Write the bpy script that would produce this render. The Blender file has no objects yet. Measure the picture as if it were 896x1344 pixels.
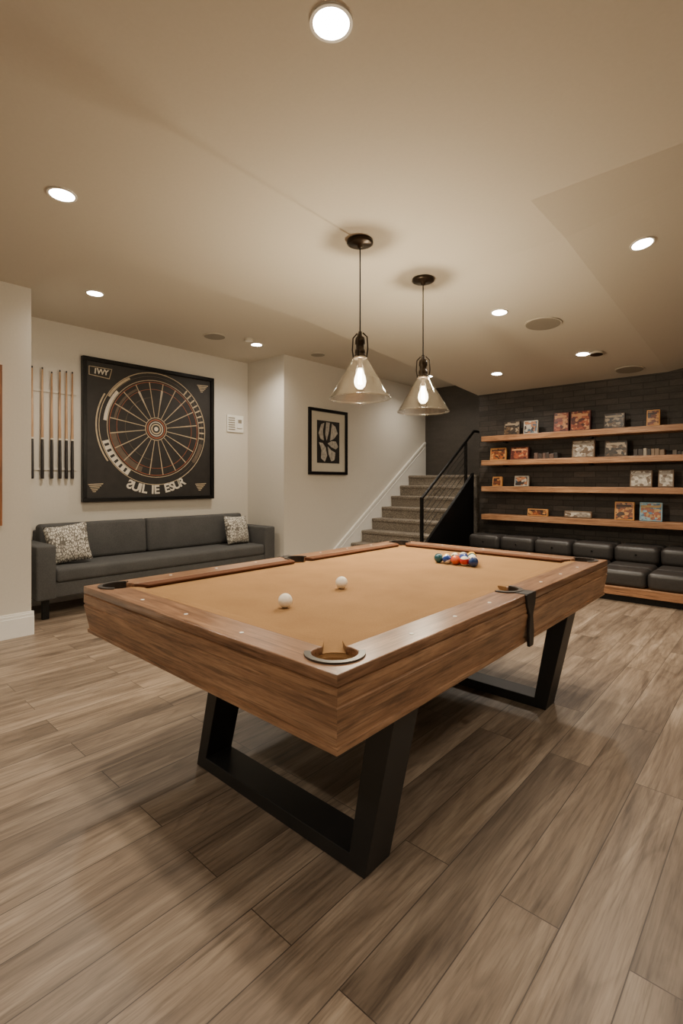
import bpy, bmesh, math, random
from mathutils import Vector, Matrix
random.seed(7)
S = bpy.context.scene
R90 = math.pi/2

# ------------------------------------------------------------------ materials
def srgb(r, g, b):
    f = lambda c: ((c/255)/12.92 if c/255 <= 0.04045 else ((c/255+0.055)/1.055)**2.4)
    return (f(r), f(g), f(b), 1)

class NT:
    def __init__(s, name):
        s.m = bpy.data.materials.new(name); s.m.use_nodes = True
        s.t = s.m.node_tree; s.n = s.t.nodes; s.l = s.t.links
        s.b = s.n['Principled BSDF']
    def new(s, t, **kw):
        n = s.n.new(t)
        for k, v in kw.items(): setattr(n, k, v)
        return n
    def link(s, a, b): s.l.new(a, b)
    def pos(s, kind='world'):
        if kind == 'world': return s.new('ShaderNodeNewGeometry').outputs['Position']
        return s.new('ShaderNodeTexCoord').outputs['Object']
    def mapping(s, vec, scale=(1,1,1), rot=(0,0,0), loc=(0,0,0)):
        m = s.new('ShaderNodeMapping'); s.link(vec, m.inputs['Vector'])
        m.inputs['Scale'].default_value = scale; m.inputs['Rotation'].default_value = rot
        m.inputs['Location'].default_value = loc
        return m.outputs[0]
    def noise(s, vec, scale, detail=4, rough=.5, dist=0):
        n = s.new('ShaderNodeTexNoise'); s.link(vec, n.inputs['Vector'])
        n.inputs['Scale'].default_value = scale; n.inputs['Detail'].default_value = detail
        n.inputs['Roughness'].default_value = rough; n.inputs['Distortion'].default_value = dist
        return n.outputs['Fac']
    def ramp(s, fac, stops, interp='LINEAR'):
        r = s.new('ShaderNodeValToRGB'); s.link(fac, r.inputs[0]); cr = r.color_ramp
        cr.interpolation = interp
        while len(cr.elements) < len(stops): cr.elements.new(0.5)
        for e, (p, c) in zip(cr.elements, stops): e.position = p; e.color = c
        return r.outputs[0]
    def math(s, op, a, b=None):
        m = s.new('ShaderNodeMath', operation=op)
        for i, v in enumerate((a, b)):
            if v is None: continue
            if isinstance(v, (int, float)): m.inputs[i].default_value = v
            else: s.link(v, m.inputs[i])
        return m.outputs[0]
    def mix(s, fac, a, b, mode='MIX'):
        m = s.new('ShaderNodeMix', data_type='RGBA', blend_type=mode)
        for sock, v in ((m.inputs[0], fac), (m.inputs[6], a), (m.inputs[7], b)):
            if isinstance(v, (int, float, tuple)): sock.default_value = v
            else: s.link(v, sock)
        return m.outputs[2]
    def bump(s, h, strength=.2, dist=.01):
        b = s.new('ShaderNodeBump'); b.inputs['Strength'].default_value = strength
        b.inputs['Distance'].default_value = dist; s.link(h, b.inputs['Height'])
        s.link(b.outputs[0], s.b.inputs['Normal'])

def plain(name, c, rough=.5, metal=0, var=.06, scale=30, bump=.0, spec=.5, kind='world'):
    t = NT(name); p = t.pos(kind); n = t.noise(p, scale, 5)
    lo = tuple(x*(1-var) for x in c[:3])+(1,); hi = tuple(min(1, x*(1+var)) for x in c[:3])+(1,)
    t.link(t.ramp(n, [(.3, lo), (.7, hi)]), t.b.inputs['Base Color'])
    t.b.inputs['Roughness'].default_value = rough; t.b.inputs['Metallic'].default_value = metal
    t.b.inputs['Specular IOR Level'].default_value = spec
    if bump: t.bump(n, bump, .005)
    return t.m

def emis(name, c, s):
    t = NT(name); t.b.inputs['Base Color'].default_value = c
    t.b.inputs['Emission Color'].default_value = c; t.b.inputs['Emission Strength'].default_value = s
    return t.m

def wood_col(t, vec, axis, dark, mid, light, sc=1.0):
    s = [13*sc]*3; s[axis] = 1.2*sc
    n1 = t.noise(t.mapping(vec, tuple(s)), 1.0, 9, .7, 1.2)
    s2 = [150*sc]*3; s2[axis] = 6*sc
    n2 = t.noise(t.mapping(vec, tuple(s2)), 1.0, 3, .6, 0)
    s3 = [52*sc]*3; s3[axis] = 2.2*sc
    n3 = t.noise(t.mapping(vec, tuple(s3)), 1.0, 5, .65, .8)
    c = t.ramp(n1, [(.32, dark), (.5, mid), (.68, light)])
    g = t.ramp(n2, [(.32, (.6,.58,.56,1)), (.55, (1.04,1.04,1.04,1))])
    c = t.mix(.8, c, g, 'MULTIPLY')
    g3 = t.ramp(n3, [(.36, (.42,.38,.35,1)), (.47, (1,1,1,1)), (.62, (1.08,1.08,1.08,1))])
    return t.mix(.75, c, g3, 'MULTIPLY'), n2

def wood(name, dark, mid, light, axis=0, rough=.42, sc=1.0, kind='world'):
    t = NT(name); c, n = wood_col(t, t.pos(kind), axis, dark, mid, light, sc)
    t.link(c, t.b.inputs['Base Color']); t.b.inputs['Roughness'].default_value = rough
    t.bump(n, .12, .003)
    return t.m

# ------------------------------------------------------------------ geometry helpers
def link(o, parent=None):
    S.collection.objects.link(o)
    if parent is not None:
        o.parent = parent
        o.matrix_parent_inverse = parent.matrix_basis.inverted()
    return o
def empty(name, loc=(0,0,0)):
    e = bpy.data.objects.new(name, None); e.location = loc; e.empty_display_size = .1
    S.collection.objects.link(e); return e
def obj(name, verts, faces, mat, parent=None, smooth=False, loc=(0,0,0), rot=(0,0,0)):
    me = bpy.data.meshes.new(name); me.from_pydata([tuple(v) for v in verts], [], faces)
    bm = bmesh.new(); bm.from_mesh(me); bmesh.ops.recalc_face_normals(bm, faces=bm.faces[:])
    bm.to_mesh(me); bm.free()
    if smooth:
        for p in me.polygons: p.use_smooth = True
    if mat: me.materials.append(mat)
    o = bpy.data.objects.new(name, me); o.location = loc; o.rotation_euler = rot
    return link(o, parent)
def bev(o, w, seg=2):
    if w:
        m = o.modifiers.new('bevel', 'BEVEL'); m.width = w; m.segments = seg; m.limit_method = 'ANGLE'
        if seg > 2:
            for p in o.data.polygons: p.use_smooth = True
    return o
def box(name, a, b, mat, parent=None, bevel=0, seg=2, rot=(0,0,0)):
    c = [(a[i]+b[i])/2 for i in range(3)]; h = [abs(b[i]-a[i])/2 for i in range(3)]
    v = [(x*h[0], y*h[1], z*h[2]) for x in (-1,1) for y in (-1,1) for z in (-1,1)]
    f = [(0,1,3,2),(4,6,7,5),(0,4,5,1),(2,3,7,6),(0,2,6,4),(1,5,7,3)]
    return bev(obj(name, v, f, mat, parent, loc=c, rot=rot), bevel, seg)
def prism(name, poly, axis, a, b, mat, parent=None, bevel=0):
    """extrude 2-D polygon along axis between a and b. axis 0: poly=(y,z); 1: (x,z); 2: (x,y)"""
    def P(u, v, w): return {0:(w,u,v), 1:(u,w,v), 2:(u,v,w)}[axis]
    n = len(poly); v = [P(*p, a) for p in poly]+[P(*p, b) for p in poly]
    f = [tuple(range(n))[::-1], tuple(range(n, 2*n))]+[(i, (i+1)%n, n+(i+1)%n, n+i) for i in range(n)]
    return bev(obj(name, v, f, mat, parent), bevel)
def lathe(name, prof, loc, mat, parent=None, seg=40, rot=(0,0,0), smooth=True, closed=False):
    v = []; f = []
    for r, z in prof:
        for i in range(seg):
            a = 2*math.pi*i/seg; v.append((r*math.cos(a), r*math.sin(a), z))
    m = len(prof)
    for j in range(m-1):
        for i in range(seg):
            f.append((j*seg+i, j*seg+(i+1)%seg, (j+1)*seg+(i+1)%seg, (j+1)*seg+i))
    o = obj(name, v, f, mat, parent, smooth, loc, rot)
    bm = bmesh.new(); bm.from_mesh(o.data); bmesh.ops.remove_doubles(bm, verts=bm.verts[:], dist=1e-5)
    bm.to_mesh(o.data); bm.free()
    return o
def cyl(name, c, r, h, mat, parent=None, seg=32, rot=(0,0,0), r2=None, bevel=0):
    r2 = r if r2 is None else r2
    o = lathe(name, [(1e-6,-h/2),(r,-h/2),(r2,h/2),(1e-6,h/2)], c, mat, parent, seg, rot, smooth=False)
    return bev(o, bevel)
def sphere(name, c, r, mat, parent=None, seg=24):
    return lathe(name, [(max(1e-6, r*math.sin(math.pi*i/16)), -r*math.cos(math.pi*i/16)) for i in range(17)], c, mat, parent, seg)
def tube(name, pts, r, mat, parent=None, cyclic=False):
    cu = bpy.data.curves.new(name, 'CURVE'); cu.dimensions = '3D'; cu.bevel_depth = r; cu.bevel_resolution = 3
    cu.use_fill_caps = True
    sp = cu.splines.new('POLY'); sp.points.add(len(pts)-1); sp.use_cyclic_u = cyclic
    for p, q in zip(sp.points, pts): p.co = (*q, 1)
    cu.materials.append(mat)
    o = bpy.data.objects.new(name, cu)
    return link(o, parent)
def flat(name, loops, z0, z1, mat, parent=None, bevel=0):
    """filled 2-D curve with holes, extruded z0..z1, baked to mesh"""
    cu = bpy.data.curves.new(name, 'CURVE'); cu.dimensions = '2D'; cu.fill_mode = 'BOTH'
    cu.extrude = (z1-z0)/2-bevel; cu.bevel_depth = bevel; cu.bevel_resolution = 1; cu.offset = -bevel
    for lp in loops:
        sp = cu.splines.new('POLY'); sp.points.add(len(lp)-1); sp.use_cyclic_u = True
        for p, q in zip(sp.points, lp): p.co = (q[0], q[1], 0, 1)
    tmp = bpy.data.objects.new('tmp', cu); S.collection.objects.link(tmp)
    bpy.context.view_layer.update()
    me = bpy.data.meshes.new_from_object(tmp.evaluated_get(bpy.context.evaluated_depsgraph_get()))
    bpy.data.objects.remove(tmp); me.name = name; me.materials.clear(); me.materials.append(mat)
    o = bpy.data.objects.new(name, me); o.location = (0, 0, (z0+z1)/2)
    return link(o, parent)
def ringmesh(name, ri, ro, a0, a1, t, mat, parent, loc, rot=(0,0,0), seg=64):
    """flat annular sector in local XY with thickness t (local z 0..t)"""
    full = abs(a1-a0) >= 2*math.pi-1e-4; n = seg if full else seg+1
    v = []; f = []
    for i in range(n):
        a = a0+(a1-a0)*i/seg; c, s = math.cos(a), math.sin(a)
        v += [(ri*c,ri*s,0),(ro*c,ro*s,0),(ro*c,ro*s,t),(ri*c,ri*s,t)]
    for i in range(seg):
        A = 4*i; B = 4*((i+1)%n)
        for k in range(4): f.append((A+k, A+(k+1)%4, B+(k+1)%4, B+k))
    if not full: f += [(0,1,2,3), (4*(n-1)+3,4*(n-1)+2,4*(n-1)+1,4*(n-1))]
    return obj(name, v, f, mat, parent, loc=loc, rot=rot)
def pillow(name, c, w, h, t, mat, rot, n=14):
    v = []; f = []
    for side in (1, -1):
        for j in range(n+1):
            for i in range(n+1):
                u = 2*i/n-1; q = 2*j/n-1
                k = (max(0, 1-abs(u)**2.6)*max(0, 1-abs(q)**2.6))**.5
                pin = 1-.07*(1-abs(u)**2)*abs(q)**3; pin2 = 1-.07*(1-abs(q)**2)*abs(u)**3
                v.append((u*w/2*pin2, q*h/2*pin, side*t/2*k))
    N = (n+1)**2
    for s in (0, 1):
        for j in range(n):
            for i in range(n):
                a = s*N+j*(n+1)+i; f.append((a, a+1, a+n+2, a+n+1))
    o = obj(name, v, f, mat, None, True, c, rot)
    bm = bmesh.new(); bm.from_mesh(o.data); bmesh.ops.remove_doubles(bm, verts=bm.verts[:], dist=1e-4)
    bmesh.ops.recalc_face_normals(bm, faces=bm.faces[:]); bm.to_mesh(o.data); bm.free()
    return o
FX = (R90, 0, R90)     # local xy plane -> wall facing +X (u = +Y, v = Z)
FY = (R90, 0, 0)       # local xy plane -> wall facing -Y (u = +X, v = Z)

# ------------------------------------------------------------------ palette
M_wall = plain('wall_paint', srgb(204,198,187), .85, var=.02, scale=60, bump=.03)
M_ceil = plain('ceiling_paint', srgb(192,184,169), .9, var=.015, scale=60, bump=.02)
M_trim = plain('white_trim', srgb(230,228,223), .45, var=.01)
M_black = plain('black_metal', srgb(24,23,23), .38, metal=.6, var=.2)
M_steel = plain('black_powdercoat', srgb(26,26,26), .45, var=.15, scale=200)
M_bronze = plain('dark_bronze', srgb(58,48,38), .35, metal=.8, var=.15)
M_leather = plain('black_leather', srgb(50,47,45), .42, var=.2, scale=50, bump=.15)
M_pleather = plain('pocket_leather', srgb(30,27,26), .4, var=.2, scale=80, bump=.1)
M_collar = plain('pocket_iron', srgb(80,77,74), .35, metal=.7, var=.1)
M_white = plain('white_enamel', srgb(230,228,220), .4, var=.01)
M_grille = plain('grille_grey', srgb(138,130,116), .7, var=.05, scale=300)

def carpet():
    t = NT('stair_carpet'); p = t.pos(); n = t.noise(p, 90, 4, .7)
    t.link(t.ramp(n, [(.35, srgb(74,67,60)), (.5, srgb(126,116,104)), (.68, srgb(178,168,152))]), t.b.inputs['Base Color'])
    t.b.inputs['Roughness'].default_value = .95; t.bump(n, .6, .01); return t.m
M_carpet = carpet()
def fabric(name, a, b, sc=220):
    t = NT(name); p = t.pos(); n = t.noise(p, sc, 3, .7); n2 = t.noise(p, 5, 3)
    c = t.ramp(n, [(.35, a), (.65, b)]); g = t.ramp(n2, [(.3, (.85,.85,.85,1)), (.7, (1,1,1,1))])
    t.link(t.mix(1.0, c, g, 'MULTIPLY'), t.b.inputs['Base Color'])
    t.b.inputs['Roughness'].default_value = .95; t.b.inputs['Specular IOR Level'].default_value = .2
    t.bump(n, .3, .004); return t.m
M_sofa = fabric('charcoal_upholstery', srgb(66,66,66), srgb(100,99,97))
M_felt = fabric('camel_felt', srgb(141,106,67), srgb(155,118,77), 350)
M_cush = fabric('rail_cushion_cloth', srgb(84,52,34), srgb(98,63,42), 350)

def darkwall(name, a, b, brick=True):
    t = NT(name); p = t.pos()
    n = t.noise(t.mapping(p, (3, 3, 12)), 1.0, 6, .65)
    n2 = t.noise(t.mapping(p, (30, 30, 90)), 1.0, 4, .7)
    c = t.ramp(n, [(.3, a), (.7, b)]); g = t.ramp(n2, [(.3, (.7,.7,.7,1)), (.7, (1.15,1.15,1.15,1))])
    c = t.mix(1.0, c, g, 'MULTIPLY')
    h = n2
    if brick:
        br = t.new('ShaderNodeTexBrick'); t.link(t.mapping(p, (1,1,1), (-R90,0,0)), br.inputs['Vector'])
        br.inputs['Scale'].default_value = 1; br.inputs['Brick Width'].default_value = .28; br.inputs['Row Height'].default_value = .08
        br.inputs['Mortar Size'].default_value = .005
        br.inputs['Color1'].default_value = (.72,.72,.72,1); br.inputs['Color2'].default_value = (1.3,1.27,1.24,1)
        br.inputs['Mortar'].default_value = (.4,.4,.4,1)
        c = t.mix(1.0, c, br.outputs['Color'], 'MULTIPLY')
        h = t.math('SUBTRACT', n2, t.math('MULTIPLY', br.outputs['Fac'], 1.5))
    t.link(c, t.b.inputs['Base Color'])
    t.b.inputs['Roughness'].default_value = .6; t.bump(h, .4, .008); return t.m
M_dark = darkwall('charcoal_brick_tile', srgb(50,46,43), srgb(74,68,63))
M_dark2 = darkwall('charcoal_wall', srgb(62,57,52), srgb(74,68,62), False)
M_shelf = wood('shelf_oak', srgb(138,96,66), srgb(168,122,86), srgb(192,148,110), 0)
M_frame = wood('brown_frame', srgb(110,66,38), srgb(140,88,52), srgb(160,105,66), 2)

def floor_mat():
    t = NT('oak_plank_floor'); p = t.pos()
    pr = t.mapping(p, (1,1,1), (0,0,-R90), (0,.04,0))
    br = t.new('ShaderNodeTexBrick'); t.link(pr, br.inputs['Vector'])
    br.offset = .37; br.offset_frequency = 2; br.squash = 1
    br.inputs['Scale'].default_value = 1; br.inputs['Brick Width'].default_value = 1.5
    br.inputs['Row Height'].default_value = .18; br.inputs['Mortar Size'].default_value = .0018
    br.inputs['Mortar Smooth'].default_value = .2; br.inputs['Bias'].default_value = 0
    br.inputs['Color1'].default_value = (0,0,0,1); br.inputs['Color2'].default_value = (1,1,1,1)
    br.inputs['Mortar'].default_value = (.5,.5,.5,1)
    cell = br.outputs['Color']
    off = t.new('ShaderNodeVectorMath', operation='SCALE'); t.link(cell, off.inputs[0]); off.inputs['Scale'].default_value = 37.0
    add = t.new('ShaderNodeVectorMath', operation='ADD'); t.link(p, add.inputs[0]); t.link(off.outputs[0], add.inputs[1])
    v = add.outputs[0]
    g1 = t.noise(t.mapping(v, (8, 1.0, 1)), 1.0, 6, .6, .8)
    w1 = t.noise(t.mapping(v, (3.4, .4, 1)), 1.0, 2, .5, .2)
    rings = t.math('FRACT', t.math('MULTIPLY', w1, 20.0))
    g2 = t.noise(t.mapping(v, (40, 1.6, 1)), 1.0, 5, .65, .5)
    g3 = t.noise(t.mapping(v, (170, 7, 1)), 1.0, 3, .6)
    base = t.ramp(g1, [(.3, srgb(98,84,71)), (.43, srgb(125,109,93)), (.56, srgb(146,129,111)), (.70, srgb(168,151,132))])
    rg = t.ramp(rings, [(.0, (1.06,1.06,1.05,1)), (.6, (1,1,1,1)), (.9, (.72,.70,.68,1)), (1, (1.0,1.0,1.0,1))])
    c = t.mix(.6, base, rg, 'MULTIPLY')
    st = t.ramp(g2, [(.34, (.50,.47,.44,1)), (.45, (.93,.92,.91,1)), (.6, (1.06,1.06,1.05,1))])
    c = t.mix(.7, c, st, 'MULTIPLY')
    fi = t.ramp(g3, [(.32, (.68,.67,.65,1)), (.52, (1.03,1.03,1.03,1))])
    c = t.mix(.7, c, fi, 'MULTIPLY')
    sep = t.new('ShaderNodeSeparateColor'); t.link(cell, sep.inputs[0])
    tone = t.ramp(sep.outputs[0], [(0, (.78,.77,.76,1)), (.5, (.97,.96,.95,1)), (1, (1.17,1.16,1.14,1))])
    c = t.mix(1.0, c, tone, 'MULTIPLY')
    vo = t.new('ShaderNodeTexVoronoi'); t.link(t.mapping(v, (2.0, .8, 1)), vo.inputs['Vector']); vo.inputs['Scale'].default_value = 1
    kn = t.ramp(vo.outputs['Distance'], [(0, (.16,.13,.11,1)), (.03, (.42,.38,.35,1)), (.11, (1,1,1,1))])
    c = t.mix(.9, c, kn, 'MULTIPLY')
    c = t.mix(t.math('MULTIPLY', br.outputs['Fac'], .85), c, srgb(56,46,39))
    t.link(c, t.b.inputs['Base Color'])
    t.b.inputs['Roughness'].default_value = .42
    h = t.math('SUBTRACT', g3, br.outputs['Fac']); t.bump(h, .15, .004)
    return t.m
M_floor = floor_mat()

# ------------------------------------------------------------------ room shell
DX, BY, SX = -5.88, 4.49, -5.09      # dart wall, bump-out wall, stair-side wall
NX, NY = -4.80, 1.39                 # near-left wall plane and its end
SHY, BKY = 7.30, 8.00                # shelf wall, stair back wall
CZ = 2.94
box('floor', (-6.1,-3.1,-.1), (3.1,8.2,0), M_floor)
box('wall_left_near', (NX-.14,-3,0), (NX,NY,3.1), M_wall)
box('wall_left_return', (DX-.1,NY-.14,0), (NX-.14,NY,3.1), M_wall)
box('wall_left', (DX-.14,NY,0), (DX,BY,3.1), M_wall)
box('wall_bump_out', (DX-.14,BY,0), (SX,BY+.14,3.1), M_wall)
box('wall_stair_side', (SX-.14,BY+.14,0), (SX,BKY,3.1), M_wall)
box('wall_stair_back', (SX-.14,BKY,0), (-3.5,BKY+.14,3.1), M_dark2)
box('wall_shelves', (-3.65,SHY,0), (3.1,SHY+.14,3.5), M_dark)
box('wall_stair_return', (-3.65,SHY+.14,0), (-3.51,BKY,3.1), M_dark2)
box('wall_right', (3,-3,0), (3.14,SHY,3.7), M_wall)
box('wall_rear', (NX-.14,-3.14,0), (3.14,-3,3.1), M_wall)
LZ = 3.02; EX = -3.67; RX = -1.13; RY = 2.9; TS = .16  # TS: tilt added so the right ceiling panel catches less pendant light
def mz(y, x=-2): return CZ-.0737*max(0, y-3.5)+(TS*(x-RX) if (x > RX and y >= RY) else 0)
V = []; F = []
def quad(*p):
    i = len(V); V.extend(p); F.append(tuple(range(i, i+len(p))))
quad((NX-.1,-3,CZ),(3,-3,CZ),(3,NY,CZ),(NX-.1,NY,CZ))
quad((EX,NY,CZ),(3,NY,CZ),(3,RY,CZ),(EX,RY,CZ))
quad((EX,RY,CZ),(RX,RY,CZ),(RX,3.5,CZ),(EX,3.5,CZ))
quad((EX,3.5,CZ),(RX,3.5,CZ),(RX,SHY,mz(SHY)),(EX,SHY,mz(SHY)))
zr = lambda y: mz(y, 3.0)
quad((RX,RY,CZ),(3,RY,zr(RY)),(3,3.5,zr(3.5)),(RX,3.5,CZ))
quad((RX,3.5,CZ),(3,3.5,zr(3.5)),(3,SHY,zr(SHY)),(RX,SHY,mz(SHY)))
quad((RX,RY,CZ),(3,RY,CZ),(3,RY,zr(RY)))
quad((DX-.1,NY,LZ),(EX,NY,LZ),(EX,BKY,LZ),(DX-.1,BKY,LZ))
quad((DX-.1,NY,CZ),(EX,NY,CZ),(EX,NY,LZ),(DX-.1,NY,LZ))
quad((EX,NY,CZ),(EX,3.5,CZ),(EX,3.5,LZ),(EX,NY,LZ))
quad((EX,3.5,CZ),(EX,SHY,mz(SHY)),(EX,SHY,LZ),(EX,3.5,LZ))
me = bpy.data.meshes.new('ceiling'); me.from_pydata(V, [], F); me.materials.append(M_ceil)
link(bpy.data.objects.new('ceiling', me))

def baseboard(name, a, b, nrm):
    """a,b plan points along wall, nrm outward"""
    e = empty(name, ((a[0]+b[0])/2, (a[1]+b[1])/2, 0))
    for nm, z0, z1, t in (('board',0,.16,.018),('step',.16,.185,.013),('cap',.185,.2,.008)):
        lo = (min(a[0],b[0],a[0]+nrm[0]*t,b[0]+nrm[0]*t), min(a[1],b[1],a[1]+nrm[1]*t,b[1]+nrm[1]*t), z0)
        hi = (max(a[0],b[0],a[0]+nrm[0]*t,b[0]+nrm[0]*t), max(a[1],b[1],a[1]+nrm[1]*t,b[1]+nrm[1]*t), z1)
        box(nm, lo, hi, M_trim, e, .002)
baseboard('baseboard_left_near', (NX,-3), (NX,NY+.018), (1,0))
baseboard('baseboard_left_return', (NX,NY), (DX,NY), (0,1))
baseboard('baseboard_left', (DX,NY), (DX,BY), (1,0))
baseboard('baseboard_bump_out', (DX,BY), (SX+.018,BY), (0,-1))
baseboard('baseboard_stair_side', (SX,BY), (SX,5.36), (1,0))

# ------------------------------------------------------------------ pool table
TX0, TX1, TY0, TY1, TZ = -2.515, -.87, .95, 3.50, .80
CXT, CYT = (TX0+TX1)/2, (TY0+TY1)/2
def table_wood(name, dark, mid, light, rough):
    t = NT(name); p = t.pos(); sep = t.new('ShaderNodeSeparateXYZ'); t.link(p, sep.inputs[0])
    dx = t.math('SUBTRACT', (TX1-TX0)/2, t.math('ABSOLUTE', t.math('SUBTRACT', sep.outputs[0], CXT)))
    dy = t.math('SUBTRACT', (TY1-TY0)/2, t.math('ABSOLUTE', t.math('SUBTRACT', sep.outputs[1], CYT)))
    m = t.math('LESS_THAN', dx, dy)      # 1 -> long sides (grain along Y)
    cx, n0 = wood_col(t, p, 0, dark, mid, light, 1.3); cy, n1 = wood_col(t, p, 1, dark, mid, light, 1.3)
    c = t.mix(m, cx, cy)
    sc = t.noise(p, 6, 5, .6)           # worn patches
    c = t.mix(.6, c, t.ramp(sc, [(.35, (.78,.76,.74,1)), (.65, (1.15,1.14,1.12,1))]), 'MULTIPLY')
    t.link(c, t.b.inputs['Base Color']); t.b.inputs['Roughness'].default_value = rough
    t.b.inputs['Coat Weight'].default_value = .2; t.b.inputs['Coat Roughness'].default_value = .25
    return t.m
M_apron = table_wood('walnut_apron', srgb(120,86,60), srgb(154,115,83), srgb(182,143,109), .45)
M_rail = table_wood('walnut_rail', srgb(110,79,57), srgb(142,105,78), srgb(168,131,100), .28)
table = empty('pool_table', (CXT, CYT, 0))
RW = .135
ix0, ix1, iy0, iy1 = TX0+RW, TX1-RW, TY0+RW, TY1-RW
o_, r_, rs_ = .02, .072, .062
q_ = math.sqrt(r_*r_-o_*o_); half = math.acos((-o_-q_)/(math.sqrt(2)*r_)); halfs = math.acos(-o_/rs_)
corners = [((ix0-o_,iy0-o_), math.radians(225)), ((ix1+o_,iy0-o_), math.radians(-45)),
           ((ix1+o_,iy1+o_), math.radians(45)), ((ix0-o_,iy1+o_), math.radians(135))]
sides = {1:((ix1+o_,CYT), 0.0), 3:((ix0-o_,CYT), math.pi)}
inner = []; pk = []
for k, (c, d) in enumerate(corners):
    for i in range(25):
        a = d-half+2*half*i/24; inner.append((c[0]+r_*math.cos(a), c[1]+r_*math.sin(a)))
    pk.append((c, d, half, r_))
    if k in sides:
        c2, d2 = sides[k]
        for i in range(21):
            a = d2-halfs+2*halfs*i/20; inner.append((c2[0]+rs_*math.cos(a), c2[1]+rs_*math.sin(a)))
        pk.append((c2, d2, halfs, rs_))
outer = [(TX0,TY0),(TX1,TY0),(TX1,TY1),(TX0,TY1)]
flat('rail_top', [outer, inner], .766, TZ, M_rail, table, .003)
# apron: lofted rectangular rings
prof = [(.006,.768),(.006,.762),(0,.760),(0,.722),(.004,.719),(.004,.713),(0,.710),(.018,.604),(.018,.598),
        (.013,.596),(.013,.580),(.016,.577),(.05,.577),(.05,.768)]
V2 = []; F2 = []
for ins, z in prof:
    V2 += [(TX0+ins,TY0+ins,z),(TX1-ins,TY0+ins,z),(TX1-ins,TY1-ins,z),(TX0+ins,TY1-ins,z)]
for j in range(len(prof)-1):
    for i in range(4): F2.append((4*j+i, 4*j+(i+1)%4, 4*j+4+(i+1)%4, 4*j+4+i))
obj('apron', V2, F2, M_apron, table)
box('under_panel', (TX0+.05,TY0+.05,.60), (TX1-.05,TY1-.05,.63), M_black, table)
BZ = .779
def bedloop(o):   # bed outline: runs to the wood edge, with the corner areas notched under the pockets
    return [(ix0-o,iy0-o),(ix1+o,iy0-o),(ix1+o,iy1+o),(ix0-o,iy1+o)]
holes = [[(c[0]+(r-.004)*math.cos(2*math.pi*i/32), c[1]+(r-.004)*math.sin(2*math.pi*i/32)) for i in range(32)] for c, d, h, r in pk]
flat('playing_bed', [bedloop(.1)]+holes, .745, .7655, M_felt, table)
flat('playing_cloth', [[(x+(.0 if False else 0), y) for x, y in inner]], .7655, BZ-.012, M_felt, table)
inner_cloth = []
# cloth surface: inner rectangle with pocket mouths bitten out
def bite(c, r, a0, a1, n=14): return [(c[0]+r*math.cos(a0+(a1-a0)*i/n), c[1]+r*math.sin(a0+(a1-a0)*i/n)) for i in range(n+1)]
for k, (c, d) in enumerate(corners):
    # concave arc crossing the throat, from one edge intersection to the other
    inner_cloth += bite(c, r_, d-half, d-2*math.pi+half)
    if k in sides:
        c2, d2 = sides[k]
        inner_cloth += bite(c2, rs_, d2-halfs, d2-2*math.pi+halfs)
flat('playing_cloth_top', [inner_cloth], BZ-.013, BZ-.0005, M_felt, table)
bpy.data.objects.remove(bpy.data.objects['playing_cloth'])
for c, d, h, r in pk:
    lathe('pocket_cup', [(r-.001,BZ-.003),(r-.004,.758),(r-.02,.748),(1e-6,.744)], (c[0],c[1],0), M_felt, table, 32)
    hh = min(1.72, h-.1)
    ringmesh('pocket_liner', r-.003, r+.012, d-hh, d+hh, .040, M_pleather, table, (c[0],c[1],.762), seg=40)
    ringmesh('pocket_collar', r-.001, r+.018, d-hh, d+hh, .007, M_collar, table, (c[0],c[1],.799), seg=40)
# cushions (rubber noses)
CW = .052
def cushion(p0, p1, nrm, mat, cut0, cut1):
    """p0->p1 along the wood edge; nrm inward; cuts shorten nose"""
    d = Vector((p1[0]-p0[0], p1[1]-p0[1])); L = d.length; d /= L; n = Vector(nrm); P = Vector(p0)
    def pt(s, w, z): q = P+d*s+n*w; return (q.x, q.y, z)
    V = []
    for s, e in ((0,0),(L,1)):
        k = cut0 if e == 0 else -cut1
        V += [pt(s,-.002,TZ), pt(s+k*.55,.03,TZ-.001), pt(s+k,CW,TZ-.004), pt(s+k,CW,TZ-.011), pt(s+k*.85,CW-.012,BZ-.001), pt(s,-.002,BZ-.001)]
    F = [tuple(range(6)), tuple(range(11,5,-1))]+[(i,(i+1)%6,6+(i+1)%6,6+i) for i in range(6)]
    return bev(obj('cushion', V, F, mat, table), .002)
g, gs, cc, cs = .048, .050, .045, .02
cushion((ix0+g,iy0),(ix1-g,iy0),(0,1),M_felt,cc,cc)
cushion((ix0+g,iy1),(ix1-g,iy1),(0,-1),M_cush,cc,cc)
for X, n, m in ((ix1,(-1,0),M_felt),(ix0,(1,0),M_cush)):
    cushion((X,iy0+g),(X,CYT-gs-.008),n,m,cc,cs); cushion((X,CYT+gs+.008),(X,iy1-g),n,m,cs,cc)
# sights
for k in range(1,8):
    if k == 4: continue
    y = iy0+(iy1-iy0)*k/8
    for X in (TX0+.055, TX1-.055): cyl('sight', (X,y,TZ+.0008), .0075, .0016, M_white, table, 16)
for k in range(1,4):
    x = ix0+(ix1-ix0)*k/4
    for Y in (TY0+.055, TY1-.055): cyl('sight', (x,Y,TZ+.0008), .0075, .0016, M_white, table, 16)
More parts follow.
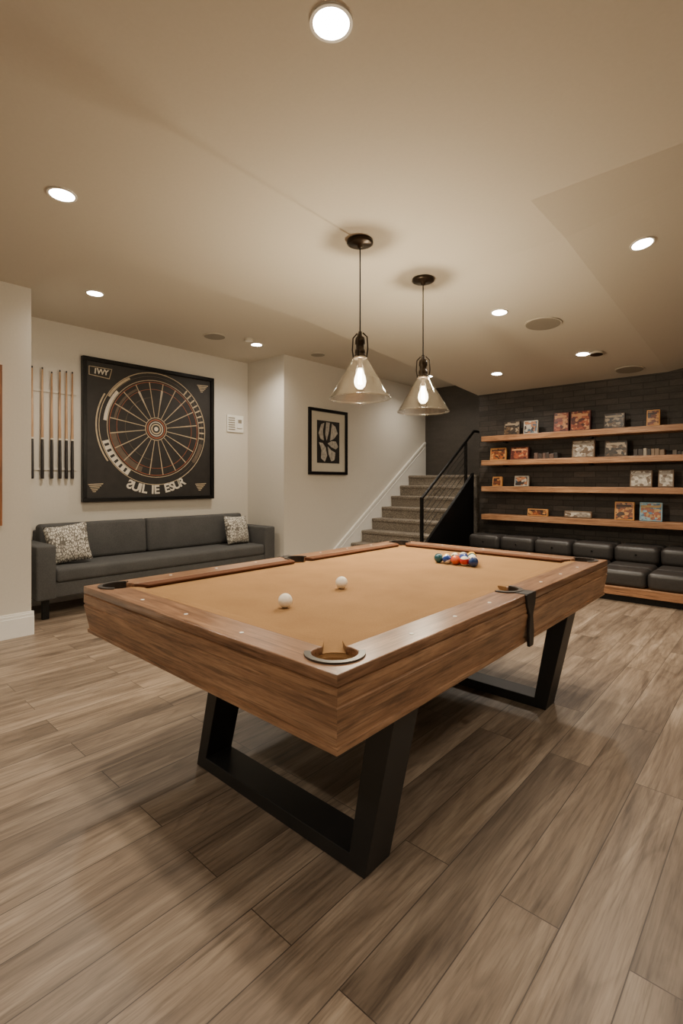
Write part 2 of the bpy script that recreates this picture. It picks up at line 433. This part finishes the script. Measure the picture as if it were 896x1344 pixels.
# side-pocket leather drops on the outside of the apron
for X, s in ((TX1,1),(TX0,-1)):
    poly = [(CYT-.055,.801),(CYT+.055,.801),(CYT+.045,.75),(CYT+.018,.70),(CYT+.03,.63),(CYT+.022,.565),(CYT-.022,.565),(CYT-.03,.63),(CYT-.018,.70),(CYT-.045,.75)]
    prism('pocket_drop', poly, 0, X-s*.004, X+s*.010, M_pleather, table, .003)
    a, b = sorted((X-s*.055, X+s*.010))
    box('pocket_bridge', (a,CYT-.045,.797), (b,CYT+.045,.804), M_pleather, table, .003)
# legs : flat-bar steel frames
def leg_frame(y0, y1):
    t = .055
    xl, xr = -2.03, -1.035; zt = .60
    loop = [(xl,0),(xr,0),(-.905,zt),(-1.005,zt),(xr-.065,t),(xl+.075,t),(-1.80,zt),(-1.88,zt)]
    prism('leg_frame', loop, 1, y0, y1, M_steel, table, .003)
    box('leg_mount', (-2.0,y0,.582), (-.95,y1,.60), M_steel, table)
leg_frame(1.26,1.40); leg_frame(2.88,3.02)

# ------------------------------------------------------------------ balls
BR = .030
def ballmat(name, base, stripe=False):
    t = NT(name)
    if stripe:
        p = t.pos('o'); sep = t.new('ShaderNodeSeparateXYZ'); t.link(p, sep.inputs[0])
        m = t.math('LESS_THAN', t.math('ABSOLUTE', sep.outputs[2]), .016)
        t.link(t.mix(m, srgb(235,225,205), base), t.b.inputs['Base Color'])
    else:
        n = t.noise(t.pos(), 20, 2); t.link(t.ramp(n, [(0, base), (1, base)]), t.b.inputs['Base Color'])
    t.b.inputs['Roughness'].default_value = .1; t.b.inputs['Coat Weight'].default_value = .5
    return t.m
M_ivory = ballmat('ivory_ball', srgb(244,234,214))
sphere('cue_ball', (-1.55,1.375,BZ+BR), BR, M_ivory)
sphere('cue_ball', (-1.623,1.803,BZ+BR), BR, M_ivory)
rack = empty('racked_billiard_balls', (-1.56,2.90,BZ))
cols = [srgb(225,165,40),srgb(25,60,130),srgb(30,85,80),srgb(205,75,30),srgb(25,50,110),srgb(180,30,25),srgb(225,165,40),
        srgb(20,70,60),srgb(25,60,140),srgb(200,60,35),srgb(20,75,85),srgb(30,60,130),srgb(205,80,35),srgb(180,35,28),srgb(20,45,95)]
ci = 0
for row in range(5):
    for j in range(row+1):
        x = -1.56+(j-row/2)*2*BR*1.01; y = 3.01-row*BR*1.75
        o = sphere('ball', (x,y,BZ+BR), BR, ballmat('ball_colour', cols[ci], ci%2 == 1), rack)
        o.rotation_euler = (random.uniform(-.5,.5), random.uniform(-.5,.5), random.uniform(0,3)); ci += 1

# ------------------------------------------------------------------ pendant lamps
def glassmat():
    t = NT('clear_glass'); t.n.remove(t.b)
    out = t.n['Material Output']
    tr = t.new('ShaderNodeBsdfTransparent'); tr.inputs[0].default_value = (.95,.95,.94,1)
    gl = t.new('ShaderNodeBsdfGlossy'); gl.inputs['Roughness'].default_value = .03; gl.inputs[0].default_value = (1,.98,.94,1)
    lw = t.new('ShaderNodeLayerWeight'); lw.inputs[0].default_value = .3
    m = t.new('ShaderNodeMixShader'); f = t.math('MULTIPLY', lw.outputs['Facing'], .5)
    t.link(t.math('ADD', f, .035), m.inputs[0]); t.link(tr.outputs[0], m.inputs[1]); t.link(gl.outputs[0], m.inputs[2])
    t.link(m.outputs[0], out.inputs[0]); return t.m
M_glass = glassmat()
def bulbmat():
    t = NT('glowing_bulb'); t.n.remove(t.b); out = t.n['Material Output']
    tr = t.new('ShaderNodeBsdfTransparent'); em = t.new('ShaderNodeEmission')
    em.inputs[0].default_value = (1,.84,.60,1); em.inputs[1].default_value = 30
    m = t.new('ShaderNodeMixShader'); m.inputs[0].default_value = .4
    t.link(tr.outputs[0], m.inputs[1]); t.link(em.outputs[0], m.inputs[2]); t.link(m.outputs[0], out.inputs[0]); return t.m
M_bulb = bulbmat()
M_fil = emis('filament', (1,.85,.6,1), 120)
WARM = (1, .885, .73)
def pendant(x, y):
    e = empty('pendant_lamp', (x,y,CZ))
    lathe('canopy', [(1e-6,CZ-.001),(.088,CZ-.001),(.09,CZ-.02),(.075,CZ-.028),(.02,CZ-.032),(.016,CZ-.05),(1e-6,CZ-.05)], (x,y,0), M_bronze, e)
    tube('cord', [(x,y,CZ-.04),(x,y,2.30)], .0045, M_black, e)
    lathe('socket', [(1e-6,2.32),(.012,2.32),(.014,2.29),(.030,2.28),(.034,2.26),(.034,2.235),(.028,2.23),(.028,2.20),(.034,2.195),(.036,2.175),(.032,2.165),(.042,2.155),(.046,2.14),(.040,2.135),(1e-6,2.135)], (x,y,0), M_bronze, e)
    for k in range(4):   # little cage arms
        a = k*R90+.4; c, s = math.cos(a), math.sin(a)
        tube('cage_arm', [(x+.02*c,y+.02*s,2.31),(x+.05*c,y+.05*s,2.28),(x+.055*c,y+.055*s,2.20),(x+.047*c,y+.047*s,2.14)], .005, M_bronze, e)
    lathe('glass_shade', [(.043,2.15),(.055,2.125),(.07,2.10),(.205,1.872),(.207,1.865),(.203,1.865),(.067,2.098),(.051,2.125)], (x,y,0), M_glass, e, 64)
    lathe('glass_rim', [(.203,1.860),(.210,1.860),(.212,1.868),(.205,1.872),(.203,1.860)], (x,y,0), M_glass, e, 64)
    lathe('bulb_base', [(.014,2.14),(.016,2.075),(.012,2.07)], (x,y,0), M_bronze, e)
    lathe('bulb', [(.012,2.075),(.018,2.06),(.036,2.01),(.041,1.98),(.034,1.95),(.016,1.932),(1e-6,1.93)], (x,y,0), M_bulb, e)
    for k in range(3):
        a = k*2.1; c, s = math.cos(a)*.01, math.sin(a)*.01
        tube('filament', [(x+c,y+s,2.05),(x+c*1.4,y+s*1.4,1.965)], .0025, M_fil, e)
    L = bpy.data.lights.new('bulb_light', 'POINT'); L.energy = 135; L.color = (1,.85,.62); L.shadow_soft_size = .018
    lo = bpy.data.objects.new('bulb_light', L); lo.location = (x,y,1.965); link(lo, e)
pendant(-2.18,2.61); pendant(-2.21,3.44)

# ------------------------------------------------------------------ recessed lights, speakers
M_lamp = emis('downlight_lens', (1,.94,.84,1), 40)
SLOPE = math.atan(.0737)
def downlight(x, y, z, r=.065, tilt=0, power=120, ty=0):
    e = empty('recessed_downlight', (x,y,z))
    rot = (-tilt,-ty,0)
    ringmesh('trim_ring', r, r+.012, 0, 2*math.pi, .006, M_white, e, (x,y,z-.007), rot, 48)
    cyl('lens', (x,y,z-.003), r, .003, M_lamp, e, 40, rot)
    L = bpy.data.lights.new('downlight_beam', 'SPOT'); L.energy = power; L.color = WARM
    L.spot_size = math.radians(150); L.spot_blend = .9; L.shadow_soft_size = .07
    lo = bpy.data.objects.new('downlight_beam', L); lo.location = (x,y,z-.02); link(lo, e)
TSA = math.atan(TS)
downlight(-1.22,1.30,CZ); downlight(-3.09,1.05,CZ)
downlight(-4.72,1.88,LZ); downlight(-4.98,3.94,LZ)
downlight(-.77,3.99,mz(3.99,-.77),tilt=SLOPE,ty=TSA); downlight(-2.01,4.42,mz(4.42),tilt=SLOPE)
downlight(-1.76,6.05,mz(6.05),tilt=SLOPE); downlight(-2.9,6.3,mz(6.3),tilt=SLOPE)
downlight(.9,1.3,CZ); downlight(.9,4.2,mz(4.2,.9),tilt=SLOPE,ty=TSA); downlight(-1.2,-1.2,CZ); downlight(1.2,-1.2,CZ); downlight(-3.4,-1.2,CZ)  # unseen downlights, added outside the view to light the room
downlight(-4.4,7.0,LZ,power=70)
def disc(name, x, y, z, r, tilt=0, h=.012, mat=M_grille):
    e = empty(name, (x,y,z)); rot = (-tilt,0,0)
    cyl('grille', (x,y,z-h/2), r*.93, h, mat, e, 40, rot); ringmesh('rim', r*.93, r, 0, 2*math.pi, h*.8, M_ceil, e, (x,y,z-h*.9), rot, 48)
disc('ceiling_speaker', -1.79,4.91,mz(4.91),.17,SLOPE)
disc('ceiling_speaker', -5.06,3.38,LZ,.13)
disc('ceiling_speaker', -1.48,6.95,mz(6.95),.16,SLOPE)
disc('ceiling_speaker', -4.75,4.80,LZ,.10)
disc('smoke_detector', -1.62,6.07,mz(6.07),.07,SLOPE,.03,M_bronze)
disc('smoke_detector', -4.85,3.72,LZ,.05,0,.03,M_white)

# ------------------------------------------------------------------ dart-wheel artwork
AY0, AY1, AZ0, AZ1 = 2.19, 3.88, 1.07, 2.70
art = empty('dart_wheel_artwork', (DX, (AY0+AY1)/2, (AZ0+AZ1)/2))
M_abg = plain('art_black', srgb(34,30,27), .6, var=.25, scale=12)
M_gold = plain('art_gold', srgb(180,162,134), .6, var=.15, scale=20)
M_cream = plain('art_cream', srgb(212,203,186), .6, var=.08, scale=20)
M_rust = plain('art_rust', srgb(150,84,54), .6, var=.15, scale=20)
M_brn = plain('art_brown', srgb(92,78,64), .6, var=.15, scale=20)
box('canvas', (DX+.001,AY0+.03,AZ0+.03), (DX+.035,AY1-.03,AZ1-.03), M_abg, art)
fw = .045
box('frame_top', (DX+.001,AY0,AZ1-fw), (DX+.065,AY1,AZ1), M_black, art, .004)
box('frame_bottom', (DX+.001,AY0,AZ0), (DX+.065,AY1,AZ0+fw), M_black, art, .004)
box('frame_side', (DX+.001,AY0,AZ0+fw), (DX+.065,AY0+fw,AZ1-fw), M_black, art, .004)
box('frame_side', (DX+.001,AY1-fw,AZ0+fw), (DX+.065,AY1,AZ1-fw), M_black, art, .004)
wy, wz, wx = 3.06, 1.95, DX+.036
KS = 1.07
def R(ri, ro, a0, a1, m, lay=0, seg=72):
    ringmesh('ring', ri*KS, ro*KS, math.radians(a0), math.radians(a1), .002+lay*.001, m, art, (wx,wy,wz), FX, seg)
for ri, ro, m in ((.640,.648,M_gold),(.555,.562,M_gold),(.533,.540,M_rust),(.453,.458,M_rust),(.125,.133,M_gold),(.098,.112,M_rust),(.075,.085,M_cream),(.045,.062,M_gold),(.0001,.025,M_cream)):
    R(ri, ro, 0, 360, m)
R(.36,.365,100,260,M_brn); R(.60,.604,-60,140,M_brn)
R(.565,.635,196,238,M_cream,1); R(.565,.60,140,175,M_cream,1); R(.61,.635,120,150,M_gold,1); R(.58,.625,-38,-14,M_brn,1)
R(.47,.495,118,170,M_brn); R(.47,.53,188,250,M_brn)
R(.665,.68,150,215,M_gold)
for k in range(10):
    R(.565,.63,-8+k*6.5,-8+k*6.5+1.6,M_gold,1,4)
for k in range(6):
    R(.575,.625,199+k*6.5,199+k*6.5+2.6,M_abg,2,4)
for k in range(20):
    a = math.radians(k*18+9)
    u = Vector((math.cos(a), math.sin(a))); n = Vector((-u.y, u.x))
    P = [(u*.135-n*.0035)*KS, (u*.535-n*.0055)*KS, (u*.535+n*.0055)*KS, (u*.135+n*.0035)*KS]
    obj('spoke', [(p.x,p.y,.0035) for p in P], [(0,1,2,3)], M_gold, art, loc=(wx,wy,wz), rot=FX)
    if k % 2 == 0:
        P = [u*.14, u*.45-n*.012, u*.47, u*.45+n*.012]
        obj('dart_blade', [(p.x*KS,p.y*KS,.003) for p in P], [(0,1,2,3)], M_cream if k in (4,6) else M_brn, art, loc=(wx,wy,wz), rot=FX)
def letter(ch, y, z, size, ang, mat, parent, sx=1, x=None, rot=FX):
    cu = bpy.data.curves.new('letter', 'FONT'); cu.body = ch; cu.size = size; cu.align_x = 'CENTER'; cu.align_y = 'CENTER'
    cu.extrude = .001; cu.offset = size*.03; cu.materials.append(mat)
    o = bpy.data.objects.new('letter', cu)
    o.matrix_world = Matrix.Translation((wx+.003 if x is None else x, y, z)) @ Matrix.Rotation(R90,4,'Z') @ Matrix.Rotation(R90,4,'X') @ Matrix.Rotation(ang,4,'Z') @ Matrix.Scale(sx,4,(1,0,0))
    S.collection.objects.link(o); o.parent = parent; o.matrix_parent_inverse = parent.matrix_basis.inverted()
txt = [('S',-114.5,-1),('U',-108.5,1),('I',-104,1),('L',-100,1),('I',-92,1),('E',-88,1),('E',-77.5,1),('S',-72.2,1),('U',-66.6,1),('R',-61,1)]
for ch, a, sx in txt:
    A = math.radians(a); rr = .755
    letter(ch, wy-.02+rr*math.cos(A), wz+.0+rr*math.sin(A), .145, A+R90, M_cream, art, sx)
# corner ornaments
obj('badge', [(-.13,-.05,.002),(.10,-.07,.002),(.13,.05,.002),(-.13,.05,.002)], [(0,1,2,3)], M_gold, art, loc=(wx,AY0+.2,AZ1-.15), rot=FX)
obj('badge_inner', [(-.122,-.043,.003),(.094,-.062,.003),(.122,.043,.003),(-.122,.043,.003)], [(0,1,2,3)], M_abg, art, loc=(wx,AY0+.2,AZ1-.15), rot=FX)
for i, ch in enumerate('IWY'): letter(ch, AY0+.14+i*.06, AZ1-.152, .085, -.1, M_cream, art, x=wx+.005)
for k in range(5):
    for cy, cz, sg in ((AY1-.17,AZ1-.15,1),(AY1-.2,AZ0+.17,-1),(AY0+.14,AZ0+.17,-1)):
        obj('feather', [(-.08+k*.012,.03-k*.02,.002),(.09-k*.02,.04-k*.022,.002),(.085-k*.02,.028-k*.022,.002),(-.07+k*.012,.02-k*.02,.002)], [(0,1,2,3)], M_gold, art, loc=(wx,cy,cz), rot=FX)

# ------------------------------------------------------------------ cues
M_maple = wood('cue_maple', srgb(162,124,92), srgb(184,146,110), srgb(200,164,128), 2)
M_butt = plain('cue_butt', srgb(32,27,27), .3, var=.2)
cr = empty('pool_cue_rack', (DX, 1.93, 1.9))
box('clip_rail', (DX+.001,1.66,2.25), (DX+.012,2.14,2.275), M_wall, cr, .002)
box('clip_rail', (DX+.001,1.66,1.42), (DX+.012,2.14,1.445), M_wall, cr, .002)
for i, y in enumerate((1.70,1.795,1.885,1.965,2.03,2.09)):
    x = DX+.035; z0 = 1.33; z1 = 2.50-.03*(i == 2)
    lathe('cue_shaft', [(.0135,z0+.42),(.0125,z0+.5),(.0075,z1-.02),(1e-6,z1-.018)], (x,y,0), M_maple, cr, 16)
    lathe('cue_butt', [(1e-6,z0),(.016,z0),(.0165,z0+.02),(.0155,z0+.25),(.0138,z0+.42)], (x,y,0), M_butt, cr, 16)
    lathe('cue_joint_ring', [(.0139,z0+.415),(.0146,z0+.418),(.0144,z0+.43),(.0132,z0+.432)], (x,y,0), M_cream, cr, 16)
    lathe('cue_tip', [(.0076,z1-.02),(.0074,z1),(1e-6,z1+.002)], (x,y,0), M_butt, cr, 12)
    for zz in (2.262, 1.432): box('clip', (DX+.01,y-.009,zz-.01), (x+.002,y+.009,zz+.01), M_wall, cr, .002)

# ------------------------------------------------------------------ wall panels
vp = empty('wall_thermostat_panel', (DX,4.24,2.11))
box('plate', (DX+.001,4.12,2.0), (DX+.02,4.40,2.24), M_white, vp, .004)
for k in range(6): box('slat', (DX+.018,4.14,2.03+k*.032), (DX+.026,4.25,2.043+k*.032), M_grille, vp)
box('keypad', (DX+.018,4.28,2.06), (DX+.034,4.37,2.20), M_trim, vp, .004)
box('screen', (DX+.033,4.295,2.13), (DX+.036,4.355,2.18), M_grille, vp)

# ------------------------------------------------------------------ framed picture
def picture(name, y0, y1, z0, z1, x, mframe, mmat, mart, fw=.035, matw=.11):
    e = empty(name, (x,(y0+y1)/2,(z0+z1)/2))
    box('backing', (x+.001,y0+.01,z0+.01), (x+.012,y1-.01,z1-.01), mmat, e)
    box('print', (x+.012,y0+matw,z0+matw), (x+.014,y1-matw,z1-matw), mart, e)
    box('frame_top', (x+.001,y0,z1-fw), (x+.035,y1,z1), mframe, e, .003)
    box('frame_bottom', (x+.001,y0,z0), (x+.035,y1,z0+fw), mframe, e, .003)
    box('frame_side', (x+.001,y0,z0+fw), (x+.035,y0+fw,z1-fw), mframe, e, .003)
    box('frame_side', (x+.001,y1-fw,z0+fw), (x+.035,y1,z1-fw), mframe, e, .003)
    return e
M_matte = plain('picture_mat', srgb(196,190,176), .8, var=.02)
M_print = plain('print_black', srgb(30,27,26), .5, var=.3, scale=18)
M_pg = plain('print_grey', srgb(172,166,156), .5, var=.35, scale=25)
pf = picture('framed_picture', 4.94,5.76,1.40,2.36,SX,M_black,M_matte,M_print,.045,.17)
pc = (SX+.0145, 5.35, 1.88)
def blade(pts): obj('leaf_shape', [(a,b,.001) for a,b in pts], [tuple(range(len(pts)))], M_pg, pf, loc=pc, rot=FX)
blade([(-.21,.12),(-.16,.25),(-.09,.28),(-.12,.16),(-.10,.02),(-.17,.04)])
blade([(-.05,.29),(.03,.29),(.01,.16),(-.04,.02),(-.07,.12)])
blade([(.07,.28),(.15,.24),(.20,.14),(.12,.06),(.03,.02),(.05,.14)])
blade([(-.02,-.02),(.06,.02),(.16,.02),(.21,-.06),(.16,-.10),(.06,-.07)])
blade([(-.02,-.06),(.05,-.11),(.15,-.15),(.13,-.26),(.06,-.28),(.0,-.18)])
blade([(-.20,-.01),(-.12,-.02),(-.06,-.08),(-.03,-.2),(-.08,-.29),(-.16,-.24),(-.15,-.12)])
picture('framed_picture', .35,1.172,.94,2.25,NX,M_frame,M_matte,M_print,.05,.15)

# ------------------------------------------------------------------ sofa
sofa = empty('sofa', (DX+.4, 2.96, 0))
SXF, SXB, SY0, SY1 = DX+.74, DX+.03, 1.53, 4.38
box('base', (SXB,SY0+.02,.20), (SXF-.02,SY1-.02,.34), M_sofa, sofa, .015, 3)
box('seat_cushion', (SXB+.18,SY0+.17,.34), (SXF,SY1-.17,.475), M_sofa, sofa, .035, 4)
for nm, a, b in (('arm_near',SY0,SY0+.17),('arm_far',SY1-.17,SY1)):
    box(nm, (SXB,a,.19), (SXF,b,.70), M_sofa, sofa, .02, 3)
box('back_frame', (SXB,SY0+.17,.30), (SXB+.10,SY1-.17,.80), M_sofa, sofa, .02, 3)
ym = 2.83
for a, b in ((SY0+.175,ym-.003),(ym+.003,SY1-.175)):
    o = box('back_cushion', (SXB+.07,a,.47), (SXB+.24,b,.865), M_sofa, sofa, .04, 4); o.rotation_euler = (0,-.08,0)
for x in (SXB+.06, SXF-.09):
    for y in (SY0+.1, (SY0+SY1)/2, SY1-.1):
        box('leg', (x-.02,y-.03,0), (x+.02,y+.03,.20), M_black, sofa, .003)
def pillow_mat():
    t = NT('patterned_pillow_cloth'); p = t.pos('o')
    vo = t.new('ShaderNodeTexVoronoi', feature='DISTANCE_TO_EDGE'); t.link(t.mapping(p, (58,30,1), (0,0,.5)), vo.inputs['Vector'])
    vo.inputs['Scale'].default_value = 1.0
    t.link(t.ramp(vo.outputs['Distance'], [(.06, srgb(104,98,90)), (.16, srgb(214,209,197))]), t.b.inputs['Base Color'])
    t.b.inputs['Roughness'].default_value = .9; return t.m
M_pil = pillow_mat()
def pil(y, z, yaw, tilt, roll, x, s=.40):
    o = pillow('throw_pillow', (x,y,z), s, s, .15, M_pil, (0,0,0))
    o.rotation_euler = (Matrix.Rotation(yaw,3,'Z') @ Matrix.Rotation(-tilt,3,'Y') @ Matrix.Rotation(R90,3,'Z') @ Matrix.Rotation(R90,3,'X') @ Matrix.Rotation(roll,3,'Z')).to_euler()
pil(1.90,.675,-.25,.32,.12,DX+.45,.40); pil(3.99,.66,.1,.28,-.05,DX+.42,.38)

# ------------------------------------------------------------------ staircase
st = empty('staircase', (-4.4,6.5,0))
X0, X1, Y0, RI, RU = SX+.024, -3.78, 5.60, .176, .26
for i in range(8):
    box('step', (X0,Y0+RU*i-.02,RI*(i+1)-.05), (X1,BKY-.001,RI*(i+1)), M_carpet, st, .012, 3)
    box('riser', (X0,Y0+RU*i,RI*i), (X1,BKY-.002,RI*(i+1)-.045), M_carpet, st)
sk = [(5.30,0),(5.30,.16),(5.52,.314),(7.98,2.035),(7.98,1.2),(5.9,0)]
prism('skirt_board', sk, 0, SX+.001, SX+.022, M_trim, st)
def slopebar(name, ya, za, yb, zb, w, x0, x1, mat):
    d = Vector((yb-ya, zb-za)).normalized(); n = Vector((-d.y, d.x))*w/2
    prism(name, [(ya-n.x,za-n.y),(yb-n.x,zb-n.y),(yb+n.x,zb+n.y),(ya+n.x,za+n.y)], 0, x0, x1, mat, st, .003)
slopebar('skirt_cap', 5.44,.258,7.96,2.02,.035,SX+.001,SX+.04,M_trim)
slopebar('skirt_bead', 5.47,.20,7.96,1.94,.015,SX+.001,SX+.03,M_trim)
prism('stringer', [(5.45,0),(5.45,.12),(7.29,1.44),(7.29,0)], 0, X1, X1+.04, M_black, st)
# railing
rail = empty('stair_railing', (-3.85,6.7,1))
rx = -3.845
def nz(y): return .176*math.floor((y-Y0)/RU+1)
box('newel_post', (rx-.02,5.93,nz(5.95)), (rx+.02,5.97,1.06), M_black, rail, .003)
box('newel_post', (rx-.02,7.20,nz(7.22)), (rx+.02,7.24,1.92), M_black, rail, .003)
tube('handrail', [(rx,5.93,1.06),(rx,5.97,1.075),(rx,7.50,2.12),(rx,7.9,2.12)], .022, M_black, rail)
for k in range(1,6):
    tube('cable', [(rx,5.95,1.06-k*.1),(rx,7.22,1.925-k*.1)], .004, M_black, rail)

# ------------------------------------------------------------------ bench + shelves
bench = empty('bench_seating', (-1.2,6.5,0))
BX0, BX1 = -3.55, 1.3
box('plinth', (BX0+.05,6.06,0), (BX1,7.295,.075), M_black, bench)
box('bench_board', (BX0,6.0,.075), (BX1,7.295,.165), M_shelf, bench, .004)
n = 10; w = (BX1-BX0)/n
for i in range(n):
    a = BX0+i*w+.004; b = a+w-.008
    box('seat_cushion', (a,6.01,.165), (b,6.36,.345), M_leather, bench, .05, 5)
    box('seat_cushion_rear', (a,6.365,.165), (b,6.72,.345), M_leather, bench, .05, 5)
    box('back_cushion', (a,6.72,.32), (b,7.02,.53), M_leather, bench, .06, 5)
    box('back_top', (a,7.02,.165), (b,7.29,.52), M_leather, bench, .05, 5)
    cyl('button', (a+w/2,6.718,.43), .012, .012, M_black, bench, 12, (R90,0,0))
SZ = (.77,1.19,1.58,1.94)
for z in SZ:
    s = empty('floating_shelf', (-1.2,7.15,z))
    box('plank', (-3.47,7.0,z-.038), (1.3,7.296,z+.038), M_shelf, s, .004)
    for x in (-3.2,-2.0,-.8,.4): box('bracket', (x-.02,7.2,z-.06), (x+.02,7.298,z-.038), M_black, s)

def cover(name, pal, seed, sc=9):
    t = NT(name); p = t.pos('o')
    vo = t.new('ShaderNodeTexVoronoi'); t.link(t.mapping(p, (1,1,1.3), (0,0,0), (seed*3.1,seed,seed*1.7)), vo.inputs['Vector'])
    vo.inputs['Scale'].default_value = sc
    sep = t.new('ShaderNodeSeparateColor'); t.link(vo.outputs['Color'], sep.inputs[0])
    n = len(pal); c = t.ramp(sep.outputs[0], [(i/n, q) for i, q in enumerate(pal)], 'CONSTANT')
    nn = t.noise(t.mapping(p, (1,1,1), (0,0,0), (seed,0,0)), 30, 3)
    g = t.ramp(nn, [(.35, (.55,.55,.55,1)), (.6, (1,1,1,1))]); t.link(t.mix(.8, c, g, 'MULTIPLY'), t.b.inputs['Base Color'])
    t.b.inputs['Roughness'].default_value = .4; return t.m
K = srgb
PAL = {'dark':[K(40,34,30),K(150,134,112),K(60,48,38),K(96,74,52)], 'red':[K(120,54,36),K(190,134,88),K(80,34,26),K(160,82,50)],
       'light':[K(185,176,160),K(140,130,118),K(200,192,176),K(110,90,70)], 'orange':[K(160,88,42),K(60,36,24),K(196,140,76),K(110,56,30)],
       'blue':[K(70,110,140),K(180,146,90),K(130,165,180),K(150,80,50)], 'mix':[K(60,80,96),K(160,104,66),K(180,172,156),K(50,40,36)]}
cnt = 0
def game(x, shelf, w, h, pal, lean=.12, frame=True):
    global cnt; cnt += 1
    z0 = SZ[shelf]+.038; y = 7.10
    e = empty('board_game_box', (x,y,z0))
    M = cover('game_cover', PAL[pal], cnt*1.37, 26); t = .045
    cb = plain('box_side', PAL[pal][2 if pal != 'light' else 3], .6)
    parts = [box('carton', (x-w/2,y,z0), (x+w/2,y+t,z0+h), cb, e, .002), box('cover_art', (x-w/2+.012,y-.002,z0+.012), (x+w/2-.012,y+.001,z0+h-.012), M, e)]
    parts.append(box('cover_band', (x-w/2+.02,y-.004,z0+h*.72), (x+w/2-.03,y-.001,z0+h*.84), plain('band', PAL[pal][1], .5), e))
    piv = Matrix.Translation((x,y+t,z0)) @ Matrix.Rotation(-lean,4,'X') @ Matrix.Translation((-x,-y-t,-z0))
    for p in parts:
        p.matrix_parent_inverse = Matrix.Translation((-x,-y,-z0))
        p.matrix_basis = piv @ Matrix.Translation(p.location)
for x, w, h, p in ((-3.045,.24,.20,'dark'),(-2.767,.20,.19,'mix'),(-2.348,.20,.27,'red'),(-2.10,.25,.27,'red'),(-1.688,.24,.20,'dark'),(-1.258,.14,.20,'orange'),(-.7,.24,.26,'mix'),(.1,.22,.24,'red')): game(x,3,w,h,p)
for x, w, h, p in ((-3.256,.24,.18,'orange'),(-2.93,.26,.18,'red'),(-2.063,.28,.23,'light'),(-1.67,.26,.21,'dark'),(-.6,.24,.22,'dark')): game(x,2,w,h,p)
for x, w, h, p in ((-3.27,.14,.14,'orange'),(-2.90,.20,.15,'mix'),(-1.389,.24,.21,'light'),(-1.124,.16,.21,'light'),(-.4,.22,.22,'red')): game(x,1,w,h,p)
for x, w, h, p in ((-2.668,.28,.10,'orange'),(-2.13,.34,.09,'light'),(-1.574,.22,.23,'orange'),(-1.283,.24,.23,'blue'),(-.3,.25,.22,'mix')): game(x,0,w,h,p)
def row(name, x0, n, shelf, wmin, hmin, cols):
    z0 = SZ[shelf]+.039; e = empty(name, (x0+.1,7.12,z0)); x = x0
    for i in range(n):
        w = wmin*random.uniform(.8,1.2); h = hmin*random.uniform(.7,1.15)
        box('piece', (x,7.06,z0), (x+w*.93,7.20,z0+h), plain('spine', random.choice(cols), .5, var=.15), e, .004); x += w
row('small_books', -2.70, 6, 2, .055, .09, [K(60,50,44),K(170,160,140),K(90,70,60),K(40,36,34)])
row('small_books', -1.46, 7, 2, .048, .09, [K(52,44,40),K(120,100,80),K(40,34,32),K(150,140,125)])
row('small_books', -1.05, 4, 2, .05, .05, [K(52,44,40),K(90,80,70),K(40,34,32)])

# ------------------------------------------------------------------ world + camera
W = bpy.data.worlds.new('world'); S.world = W; W.use_nodes = True
W.node_tree.nodes['Background'].inputs[0].default_value = (.9,.85,.75,1)
W.node_tree.nodes['Background'].inputs[1].default_value = .3
cam = bpy.data.cameras.new('camera'); cam.lens = 655/1344*36; cam.sensor_width = 36
cam.shift_y = -40/1344; cam.clip_start = .02
co = bpy.data.objects.new('camera', cam); co.location = (0,0,1.3); co.rotation_euler = (R90,0,math.radians(42))
S.collection.objects.link(co); S.camera = co
